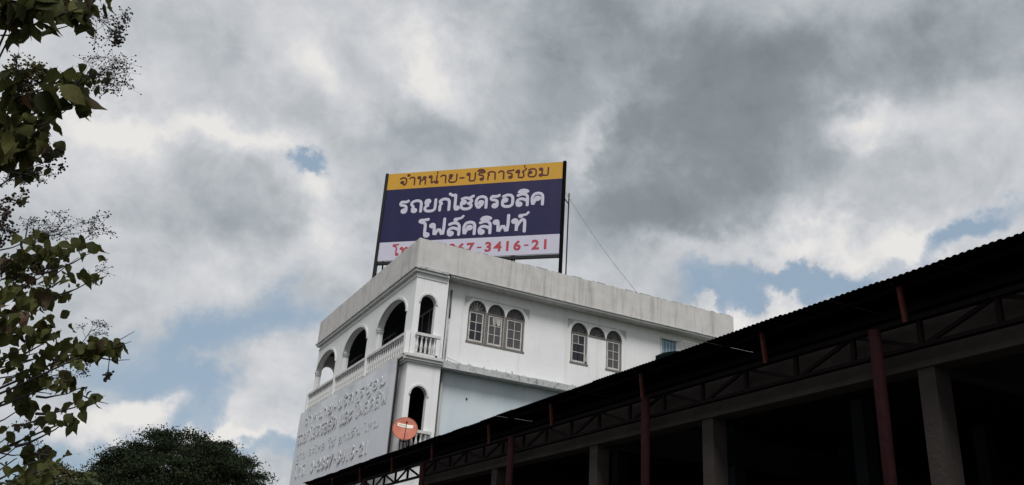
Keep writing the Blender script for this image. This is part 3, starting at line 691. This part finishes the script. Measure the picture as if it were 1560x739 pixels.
for z in (.1, 1.2, 2.3): G().box((.03, .07, z), (.09, BY1 - BY0 - .07, z + .05)).obj('rail', 'steeldark', wb)
def fl(u0, z0, sh=.0): return lambda x, z, o_: fw(u0 + x, z0 + z, o_ + .012)
build_line('จำหน่าย-บริการซ่อม', fl(1.2, 2.74), 10.2, .32, .062, .024, None, wb, 'boardletter', track=2.6)
build_line('รถยกไฮดรอลิค เเละ โฟล์คลิฟ', fl(.3, 2.02), 11.4, .42, .085, .018, None, wb, 'boardgrey', track=1.0)
build_line('ขาย อะไหล่ โซ่ ยางตัน ใหม่'.replace('ใ', 'ไ'), fl(.6, 1.34), 10.6, .26, .042, .008, None, wb, 'boardfaint', track=1.2)
build_line('โทร. 0-2867-3416-21', fl(.8, .58), 9.6, .44, .05, .022, None, wb, 'boardletter', track=2.4, digw=6.0)

# ------------------------------------------------------------------ satellite dish
dc = Vector((9.47, 25.85, 6.55))
dish = thing('satellite_dish', 'small round red satellite dish with cream sticker on the corner balcony railing', 'satellite dish', (dc.x + .1, 26.14, 5.9))
nrm = (EYE - dc); nrm.z = 0; nrm.normalize(); nrm = (nrm * math.cos(R(22)) + Vector((0, 0, 1)) * math.sin(R(22))).normalized()
rt = Vector((0, 0, 1)).cross(nrm).normalized(); up = nrm.cross(rt)
def dl(a, b, c): return tuple(dc + rt * a + up * b + nrm * c - Vector(dish.location))
V = []; F = []; NR, NS = 6, 32; RD = .385
for side in (0, .012):
    for i in range(NR + 1):
        r_ = RD * i / NR
        for j in range(NS):
            t = 2 * math.pi * j / NS; V.append(dl(r_ * math.cos(t), r_ * math.sin(t) * 1.05, -.07 * (1 - (i / NR) ** 2) - side))
o_ = (NR + 1) * NS
for i in range(NR):
    for j in range(NS):
        a, b, c, d = i * NS + j, i * NS + (j + 1) % NS, (i + 1) * NS + (j + 1) % NS, (i + 1) * NS + j
        F += [(a, b, c, d), (a + o_, d + o_, c + o_, b + o_)]
for j in range(NS): a, b = NR * NS + j, NR * NS + (j + 1) % NS; F.append((a, b, b + o_, a + o_))
G().add(V, F).obj('reflector', 'dish', dish, True)
G().tube([dl(RD * math.cos(2 * math.pi * j / 32), RD * 1.05 * math.sin(2 * math.pi * j / 32), 0) for j in range(33)], .012, 6, False).obj('rim', 'dish', dish, True)
def tilt(x, y): a = R(-6); return x * math.cos(a) - y * math.sin(a) - .0, x * math.sin(a) + y * math.cos(a) + .13
def sp(x, y, o2=0):
    q = tilt(x, y); rr = (q[0] ** 2 + q[1] ** 2) / RD ** 2; return dl(q[0], q[1], -.07 * (1 - rr) + .004 + o2)
V = []; F = []
for i in range(9):
    for j in (0, 1): V.append(sp(-.25 + .5 * i / 8, -.055 + .11 * j))
F = [(2 * i, 2 * i + 2, 2 * i + 3, 2 * i + 1) for i in range(8)]
G().add(V, F).obj('sticker', 'label', dish)
g = G()
for k in range(7):
    x = -.19 + k * .031; h_ = (.018, .012, .016, .011, .014, .012, .015)[k]; g.add([sp(x, -.012, .003), sp(x + .022, -.012, .003), sp(x + .022, h_, .003), sp(x, h_, .003)], [(0, 1, 2, 3)])
g.obj('sticker_lettering', 'maroon', dish)
arm = [dl(0, -.42, -.02), dl(.01, -.28, .14), dl(.03, -.05, .30), dl(.035, .02, .33)]
G().tube(arm, .011, 6).obj('feed_arm', 'black', dish)
G().tube([dl(.035, .0, .33), dl(.035, .06, .27)], [.028, .034], 10).obj('feed_horn', 'black', dish)
L0 = Vector(dish.location)
G().tube([(0, 0, -.02), (0, 0, .5), tuple(dc + nrm * -.1 - L0)], .022, 8).bar((0, .0, .05), (.0, .1, .05), .04).obj('mast', 'black', dish)
G().tube([(-.12, 0, -.1), (-.12, 0, .4)], .015, 6).tube([(.12, 0, -.1), (.12, 0, .4)], .015, 6).bar((-.12, 0, .3), (.12, 0, .3), .03).obj('mount_bracket', 'steelred', dish)

# ------------------------------------------------------------------ the dark shed on the right (own axes, turned 0.75 degrees)
SA = -0.013169
shed = thing('concrete_frame_building', 'dark open concrete frame workshop behind the truss canopy', 'building', (0, 0, 0), SA)
def sb(name, a, b, m='concrete', p=None): return bx(name, a, b, m, p or shed)
YN, YT = -9.0, 21.45
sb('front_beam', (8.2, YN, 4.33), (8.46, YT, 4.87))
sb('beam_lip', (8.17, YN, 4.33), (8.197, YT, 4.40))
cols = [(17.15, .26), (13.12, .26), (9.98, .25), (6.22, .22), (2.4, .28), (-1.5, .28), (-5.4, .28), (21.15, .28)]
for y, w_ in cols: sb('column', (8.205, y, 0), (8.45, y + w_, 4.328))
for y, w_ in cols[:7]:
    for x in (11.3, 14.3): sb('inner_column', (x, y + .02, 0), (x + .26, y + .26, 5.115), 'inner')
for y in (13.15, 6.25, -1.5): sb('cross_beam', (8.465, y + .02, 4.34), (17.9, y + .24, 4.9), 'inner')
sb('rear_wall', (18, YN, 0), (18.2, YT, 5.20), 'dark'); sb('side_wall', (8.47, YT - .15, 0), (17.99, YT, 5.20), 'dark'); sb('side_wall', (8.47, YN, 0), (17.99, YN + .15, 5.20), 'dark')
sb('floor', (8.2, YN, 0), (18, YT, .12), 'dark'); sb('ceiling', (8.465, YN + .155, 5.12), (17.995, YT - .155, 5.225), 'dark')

can = thing('truss_canopy', 'long dark corrugated roof canopy on a steel truss and red posts along the workshop', 'canopy', (0, 0, 0), SA)
ZE, XEV, SL = 5.262, 7.73, .012; XIN = 8.74; YEND = 32.45
def zr(x): return ZE + SL * (x - XEV)
# corrugated sheets, ribs run up the slope
pitch = .085; per = 9; wsh = pitch * per
V = []; F = []
wave = [(0, 0), (.015, .011), (.045, .011), (.06, 0)]
for side, dz in ((0, .004), (1, .0)):
    for xi, x in enumerate((XEV, XIN)):
        for k in range(per):
            for (a, h_) in wave: V.append((x, k * pitch + a, zr(x) + h_ + dz))
        V.append((x, per * pitch, zr(x) + dz))
n_ = per * 4 + 1
for s_ in (0, 2):
    for k in range(n_ - 1): a = s_ * n_ + k; F.append((a, a + 1, a + 1 + n_, a + n_))
for k in range(n_ - 1): F.append((k, k + 1, k + 1 + 2 * n_, k + 2 * n_))
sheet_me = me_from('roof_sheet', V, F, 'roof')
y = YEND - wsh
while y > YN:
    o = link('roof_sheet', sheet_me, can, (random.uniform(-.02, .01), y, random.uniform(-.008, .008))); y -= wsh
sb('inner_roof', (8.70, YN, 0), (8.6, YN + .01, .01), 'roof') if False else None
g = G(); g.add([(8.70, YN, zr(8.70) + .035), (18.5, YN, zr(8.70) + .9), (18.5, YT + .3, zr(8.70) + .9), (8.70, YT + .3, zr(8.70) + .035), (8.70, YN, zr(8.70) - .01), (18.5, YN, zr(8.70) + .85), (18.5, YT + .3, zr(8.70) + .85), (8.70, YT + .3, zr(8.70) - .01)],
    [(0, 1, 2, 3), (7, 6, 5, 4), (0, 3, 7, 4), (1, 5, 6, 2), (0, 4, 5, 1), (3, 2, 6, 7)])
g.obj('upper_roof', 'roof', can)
STR = [6.31, 8.55, 11.38, 14.35, 17.1, 20.37, 23.3, 26.2, 29.2, 32.2, 3.4, .4, -2.6, -5.6]
def cb(name, a, b, m='steeldark'): return bx(name, a, b, m, can)
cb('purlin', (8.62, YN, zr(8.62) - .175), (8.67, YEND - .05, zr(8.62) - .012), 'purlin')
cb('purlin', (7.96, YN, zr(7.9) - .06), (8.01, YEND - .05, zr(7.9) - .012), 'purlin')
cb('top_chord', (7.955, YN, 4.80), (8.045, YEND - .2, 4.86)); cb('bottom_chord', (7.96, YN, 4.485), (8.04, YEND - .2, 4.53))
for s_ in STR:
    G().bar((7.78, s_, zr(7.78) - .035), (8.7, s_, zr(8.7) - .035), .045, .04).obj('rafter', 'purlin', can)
    G().bar((7.95, s_, 4.80), (7.90, s_, zr(7.9) - .045), .046).obj('stub_post', 'steelred_lit', can)
y0 = 5.24; yv = [y0 + .94 * k + (.0) for k in range(-14, 30)]
for i, y in enumerate(yv):
    if y > YEND - .2: break
    G().box((7.975, y - .028, 4.531), (8.025, y + .028, 4.789)).obj('truss_vertical', 'steeldark', can)
    if i + 1 < len(yv) and yv[i + 1] < YEND - .2:
        k = i % 2
        a, b = ((8.0, y, 4.50), (8.0, yv[i + 1], 4.82)) if k else ((8.0, y, 4.82), (8.0, yv[i + 1], 4.50))
        G().bar(a, b, .036, .045).obj('truss_diagonal', 'steeldark', can)
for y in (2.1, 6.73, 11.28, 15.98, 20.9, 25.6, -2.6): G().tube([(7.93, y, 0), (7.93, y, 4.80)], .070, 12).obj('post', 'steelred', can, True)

# ------------------------------------------------------------------ teak tree at left
def leafmesh(name, curl, droop, wid, m):
    V = []; F = []; prof = [0.12, .60, .88, 1.0, .98, .84, .58, .26, .0]
    n = len(prof)
    for i, w_ in enumerate(prof):
        t = i / (n - 1); x = t * (1 - .25 * droop * t); z = -droop * t * t * .8
        hw = wid * .5 * w_ * (1 + .06 * math.sin(i * 2.3))
        V += [(x, -hw, z + curl * w_ * .5 + .02 * math.sin(i * 1.9)), (x, 0, z), (x, hw, z + curl * w_ * .5 - .02 * math.sin(i * 2.7))]
    for i in range(n - 1):
        a = i * 3; F += [(a, a + 1, a + 4, a + 3), (a + 1, a + 2, a + 5, a + 4)]
    V += [(-.12, -.012, .02), (-.12, .012, .02), (0, .014, 0), (0, -.014, 0)]; k = n * 3; F.append((k, k + 1, k + 2, k + 3))
    return me_from(name, V, F, m, True)
LM = [leafmesh('leaf', *a) for a in ((.10, .25, .58, 'leaf'), (.30, .5, .66, 'leaf'), (-.22, .8, .56, 'leaf'), (.45, .35, .62, 'leaf'), (.25, .8, .56, 'leafbrown'), (.05, .45, .70, 'leaf'), (.6, .9, .7, 'leaf'), (-.35, .6, .62, 'leaf'))]
TD = 10.6
base = at(-210, 600, TD + .8)
teak = thing('teak_tree', 'tall broad leaved teak tree with drooping leaves and twiggy fruit clusters at left edge', 'tree', (base.x, base.y, 0))
TB = Vector((base.x, base.y, 0))
trunk_pts = [Vector((.25 * math.sin(i * .8), .15 * math.cos(i), i * 1.3)) for i in range(9)]
G().tube(trunk_pts, [.19 - .018 * i for i in range(9)], 12).obj('trunk', 'bark', teak, True)
# (px, py, rx, ry, leaves, size)
CL = [(25, 10, 60, 26, 14, .40), (95, 12, 48, 26, 11, .36), (140, 2, 18, 14, 3, .3), (20, 45, 28, 14, 4, .34), (118, 32, 22, 10, 4, .30), (55, 38, 12, 14, 2, .26),
      (112, 158, 24, 22, 4, .42), (95, 120, 26, 10, 6, .24), (130, 128, 22, 12, 5, .20), (152, 116, 12, 6, 3, .14), (70, 120, 22, 14, 5, .24),
      (25, 185, 40, 40, 16, .34), (60, 190, 12, 14, 3, .26), (12, 225, 36, 30, 14, .34), (60, 225, 24, 20, 8, .26), (38, 255, 20, 18, 5, .24), (18, 120, 24, 18, 6, .22),
      (40, 368, 26, 12, 7, .2), (58, 388, 28, 18, 9, .26), (28, 410, 34, 26, 12, .26), (76, 410, 14, 14, 3, .30), (96, 385, 16, 14, 6, .18), (118, 374, 16, 8, 5, .16), (132, 388, 10, 14, 2, .24),
      (100, 422, 20, 8, 7, .15), (138, 428, 14, 10, 6, .15), (86, 400, 8, 8, 2, .16), (86, 450, 14, 8, 4, .16),
      (20, 455, 36, 30, 14, .27), (62, 470, 26, 24, 11, .24), (25, 500, 34, 26, 13, .27), (60, 510, 28, 22, 11, .25), (86, 508, 16, 12, 5, .16), (84, 535, 22, 22, 7, .22),
      (125, 532, 30, 14, 20, .18), (158, 530, 22, 14, 17, .19), (142, 540, 34, 12, 12, .17), (112, 548, 18, 10, 5, .17), (60, 550, 20, 18, 6, .26), (5, 552, 14, 24, 6, .2),
      (36, 565, 16, 16, 4, .18), (45, 588, 28, 16, 9, .24), (20, 600, 24, 16, 6, .24), (92, 582, 20, 12, 6, .22), (120, 592, 18, 12, 5, .22), (135, 610, 9, 12, 2, .26),
      (28, 625, 18, 22, 8, .22), (66, 642, 10, 12, 3, .2), (88, 625, 12, 12, 3, .2), (106, 638, 14, 18, 6, .18), (82, 650, 8, 8, 2, .15), (20, 658, 22, 14, 5, .16), (28, 678, 8, 10, 2, .14),
      (46, 706, 20, 18, 8, .22), (48, 730, 24, 14, 7, .22), (80, 698, 12, 8, 4, .16), (62, 718, 10, 10, 3, .2), (22, 700, 8, 8, 1, .14), (28, 728, 6, 8, 2, .1)]
NL = 0; extra = []
for ci, (px, py, rx, ry, n, sz) in enumerate(CL):
    dd = TD + random.uniform(-.5, .5); c = at(px, py, dd); ppm = FPX / (c - EYE).length
    # limb or short twig to the cluster
    if ci in (0, 3, 8, 11, 13, 18, 27, 34, 37, 43, 50, 53):
        s0 = TB + Vector((.05, .05, max(1.5, c.z - random.uniform(.6, 1.1))))
    else:
        s0 = c - CR * random.uniform(.35, .6) - CU * random.uniform(.08, .3)
    mid = s0.lerp(c, .5) - Vector((0, 0, .07 * (c - s0).length)); tip = c + (c - s0).normalized() * (rx * .5 / ppm)
    L_ = (c - s0).length; q = [s0, s0.lerp(mid, .5) - Vector((0, 0, .02)), mid, mid.lerp(c, .5) - Vector((0, 0, .02)), c, tip]
    G().tube([p - TB for p in q], [r_ * min(1, L_ / 1.2) + .003 for r_ in (.028, .022, .013, .009, .006, .002)], 6).obj('branch', 'twig', teak, True)
    n = int(n * (2.8 if py < 270 else 1.75) + .5)
    for k in range(n):
        a = random.uniform(0, 2 * math.pi); rr = math.sqrt(random.random())
        p = c + CR * (rx * .85 * rr * math.cos(a) / ppm) + CU * (ry * .8 * rr * math.sin(a) / ppm) + CF * random.uniform(-.3, .3)
        s = sz * random.uniform(.5, 1.1) * (1.0 if py < 270 else .86) * (1.2 if sz < .2 else 1)
        ang = random.uniform(0, 2 * math.pi); dr = -random.uniform(.2, 1.6)
        X = Vector((math.cos(ang), math.sin(ang), dr)).normalized()
        Z = Vector((random.uniform(-.6, .6), random.uniform(-.6, .6), .55)) - CF * random.choice((.9, .9, -.2)); Yv = Z.cross(X).normalized(); Z = X.cross(Yv)
        m4 = Matrix((X, Yv, Z)).transposed().to_4x4() @ Matrix.Scale(s, 4); m4.translation = p - TB - X * s * .5
        extra.append((s, random.choice(LM), m4))
extra.sort(key=lambda e: -e[0])
for s_, me, m4 in extra[:300]:
    o = link('leaf', me, teak); o.matrix_basis = m4
extra = [e[1:] for e in extra[300:]]
g = G()
for me, m4 in extra: g.add([m4 @ v.co for v in me.vertices], [tuple(p.vertices) for p in me.polygons])
if g.V: o = g.obj('far_leaves', 'leaf', teak, True); o['kind'] = 'stuff'
ICO = None
def ico():
    global ICO
    if ICO is None:
        b = bmesh.new(); bmesh.ops.create_icosphere(b, subdivisions=1, radius=1); ICO = ([v.co.copy() for v in b.verts], [[v.index for v in f.verts] for f in b.faces]); b.free()
    return ICO
def panicle(px, py, rx, ry, n, br, m, sx, sy, dens=1.):
    """loose fruiting panicle: stem start pixel (sx, sy)"""
    d0 = TD + random.uniform(-.3, .3); c = at(px, py, d0); st = at(sx, sy, d0); ppm = FPX / (c - EYE).length
    gs = G(); gf = G(); iv, iff = ico()
    gs.tube([st - TB, st.lerp(c, .5) - TB, c - TB], [.006, .0045, .003], 5)
    hubs = []
    for k in range(max(6, n // 14)):
        a = random.uniform(0, 2 * math.pi); r_ = math.sqrt(random.uniform(.05, .8))
        h_ = c + CR * (rx * r_ * math.cos(a) / ppm) + CU * (ry * r_ * math.sin(a) / ppm) + CF * random.uniform(-.12, .12)
        hubs.append(h_); s_ = st.lerp(c, random.uniform(.3, 1)); gs.tube([s_ - TB, s_.lerp(h_, .5) - TB - Vector((0, 0, .015)), h_ - TB], [.0032, .0025, .0018], 3)
    for k in range(n):
        h_ = random.choice(hubs); p = h_ + CR * random.gauss(0, rx * .17 / ppm) + CU * random.gauss(0, ry * .2 / ppm) + CF * random.gauss(0, .04)
        gs.tube([h_ - TB, p - TB], .0014, 3, False)
        r_ = br * random.uniform(.6, 1.2); gf.add([p - TB + v * r_ for v in iv], iff)
    f = gf.obj('fruit_cluster', m, teak); s = gs.obj('fruit_stalks', 'twig', f); f['kind'] = 'stuff'; s['kind'] = 'stuff'
for a in ((168, 38, 30, 34, 190, .0125, 'fruit', 130, 14), (178, 52, 22, 16, 90, .015, 'fruit', 140, 20), (155, 112, 50, 32, 330, .0095, 'fruit', 105, 128), (178, 120, 26, 24, 120, .011, 'fruit', 150, 118), (78, 243, 20, 20, 110, .015, 'fruit', 40, 258),
          (50, 268, 30, 14, 110, .008, 'fruit', 20, 262), (18, 275, 20, 14, 60, .008, 'fruit', 5, 270), (92, 345, 45, 20, 260, .0085, 'fruit', 50, 372), (152, 345, 18, 22, 110, .0095, 'fruit', 120, 372), (60, 350, 24, 18, 90, .008, 'fruit', 30, 372),
          (8, 345, 14, 26, 110, .017, 'fruit', 0, 372), (18, 305, 18, 18, 120, .016, 'fruitolive', 2, 310), (45, 125, 34, 34, 420, .016, 'fruitolive', 5, 150), (30, 100, 26, 14, 100, .012, 'fruitolive', 0, 110),
          (30, 418, 34, 24, 330, .013, 'fruitolive', 5, 440), (60, 432, 24, 12, 90, .012, 'fruit', 30, 440), (140, 502, 28, 14, 90, .008, 'fruit', 120, 530), (88, 570, 24, 18, 130, .008, 'fruit', 60, 580), (130, 562, 16, 14, 60, .009, 'fruit', 120, 548),
          (163, 573, 8, 5, 55, .014, 'fruit', 167, 545), (160, 410, 16, 14, 26, .009, 'fruit', 140, 420), (45, 645, 20, 10, 70, .008, 'fruit', 60, 636), (48, 678, 14, 9, 60, .008, 'fruit', 40, 692), (60, 692, 8, 8, 30, .012, 'fruit', 60, 700),
          (85, 725, 20, 14, 200, .014, 'fruitolive', 50, 739), (0, 20, 24, 24, 120, .016, 'fruit', -20, 20)):
    panicle(*a)
g = G()
for a, b in (((120, 548), (205, 505)), ((150, 535), (200, 520)), ((150, 545), (198, 548)), ((120, 600), (165, 615)), ((0, 690), (40, 692)), ((0, 705), (34, 720)), ((42, 345), (38, 370)), ((0, 410), (28, 392)), ((60, 432), (120, 392)), ((66, 442), (95, 425)), ((80, 455), (120, 438)), ((30, 588), (80, 600)), ((0, 545), (70, 535)), ((0, 560), (60, 545)), ((90, 140), (120, 122)), ((0, 735), (30, 735))):
    p = at(*a, TD); q = at(*b, TD); g.tube([p - TB, p.lerp(q, .5) - TB - Vector((0, 0, .02)), q - TB], [.009, .007, .003], 5)
o = g.obj('twigs', 'twig', teak, True); o['kind'] = 'stuff'

# ------------------------------------------------------------------ rounded trees beyond
def crown_tree(name, label, px, pytop, hd, rx, rz, mname, nclump, nleaf, ls, trunk_h, flat=1.0, zc=None):
    top = at(px, pytop, hd); C = Vector((top.x, top.y, top.z - rz)); t = thing(name, label, 'tree', (C.x, C.y, 0))
    G().tube([(0, 0, 0), (.1, .05, trunk_h * .5), (0, 0, trunk_h)], [rx * .075, rx * .06, rx * .05], 10).obj('trunk', 'bark', t, True)
    # clumps on an irregular dome
    th = rng.uniform(0, 2 * np.pi, nclump); cz = rng.uniform(-.25, 1, nclump) ; r = np.sqrt(np.clip(1 - np.clip(cz, 0, 1) ** 2.7, 0, 1)) * np.where(cz < 0, 1 + cz * .5, 1)
    lump = 1 + .035 * np.sin(3 * th + 1) + .04 * np.sin(7 * th + cz * 6) + rng.normal(0, .032, nclump)
    dep = np.where(rng.random(nclump) < .22, rng.uniform(.45, .85, nclump), rng.uniform(.88, 1, nclump))
    cp = np.stack([r * np.cos(th) * rx, r * np.sin(th) * rx, cz * rz], 1) * (lump * dep)[:, None]
    for k in range(7):
        i = rng.integers(nclump); e = Vector(cp[i] * .8) + Vector((0, 0, C.z)); s_ = Vector((0, 0, trunk_h * .9))
        G().tube([s_, s_.lerp(e, .5) + Vector((0, 0, -.3)), e], [rx * .035, rx * .022, rx * .008], 6).obj('limb', 'bark', t, True)
    per = nleaf // nclump
    cs = rng.uniform(.05, .11, nclump) * rx
    P_ = np.repeat(cp, per, 0) + rng.normal(0, 1, (nclump * per, 3)) * np.repeat(cs, per)[:, None] * np.array([1, 1, .38])
    P_[:, 2] += C.z; n = len(P_)
    a = rng.normal(0, 1, (n, 3)); a[:, 2] -= .2; a /= np.linalg.norm(a, axis=1)[:, None]
    b = rng.normal(0, 1, (n, 3)); b = np.cross(a, b); b /= np.linalg.norm(b, axis=1)[:, None]
    s = rng.uniform(.6, 1.4, n)[:, None] * ls
    V = np.concatenate([P_ - a * s, P_ + b * s * .42, P_ + a * s, P_ - b * s * .42], 1).reshape(-1, 3)
    me = bpy.data.meshes.new('crown'); me.vertices.add(len(V)); me.vertices.foreach_set('co', V.ravel().astype(np.float32))
    me.loops.add(n * 4); me.loops.foreach_set('vertex_index', np.arange(n * 4, dtype=np.int32)); me.polygons.add(n)
    me.polygons.foreach_set('loop_start', np.arange(0, n * 4, 4, dtype=np.int32)); me.materials.append(MT[mname]); me.update(calc_edges=True)
    link('crown', me, t)
    return t
crown_tree('rain_tree', 'big dark round crowned tree rising above the bottom edge left of the white building', 290, 668, 60, 5.3, 4.7, 'crown', 470, 160000, .085, 5.0)
crown_tree('bushy_tree', 'small yellowish green bushy tree between the teak leaves and the big round tree', 92, 706, 34, 1.5, 1.9, 'crown2', 120, 15000, .07, 3.2)
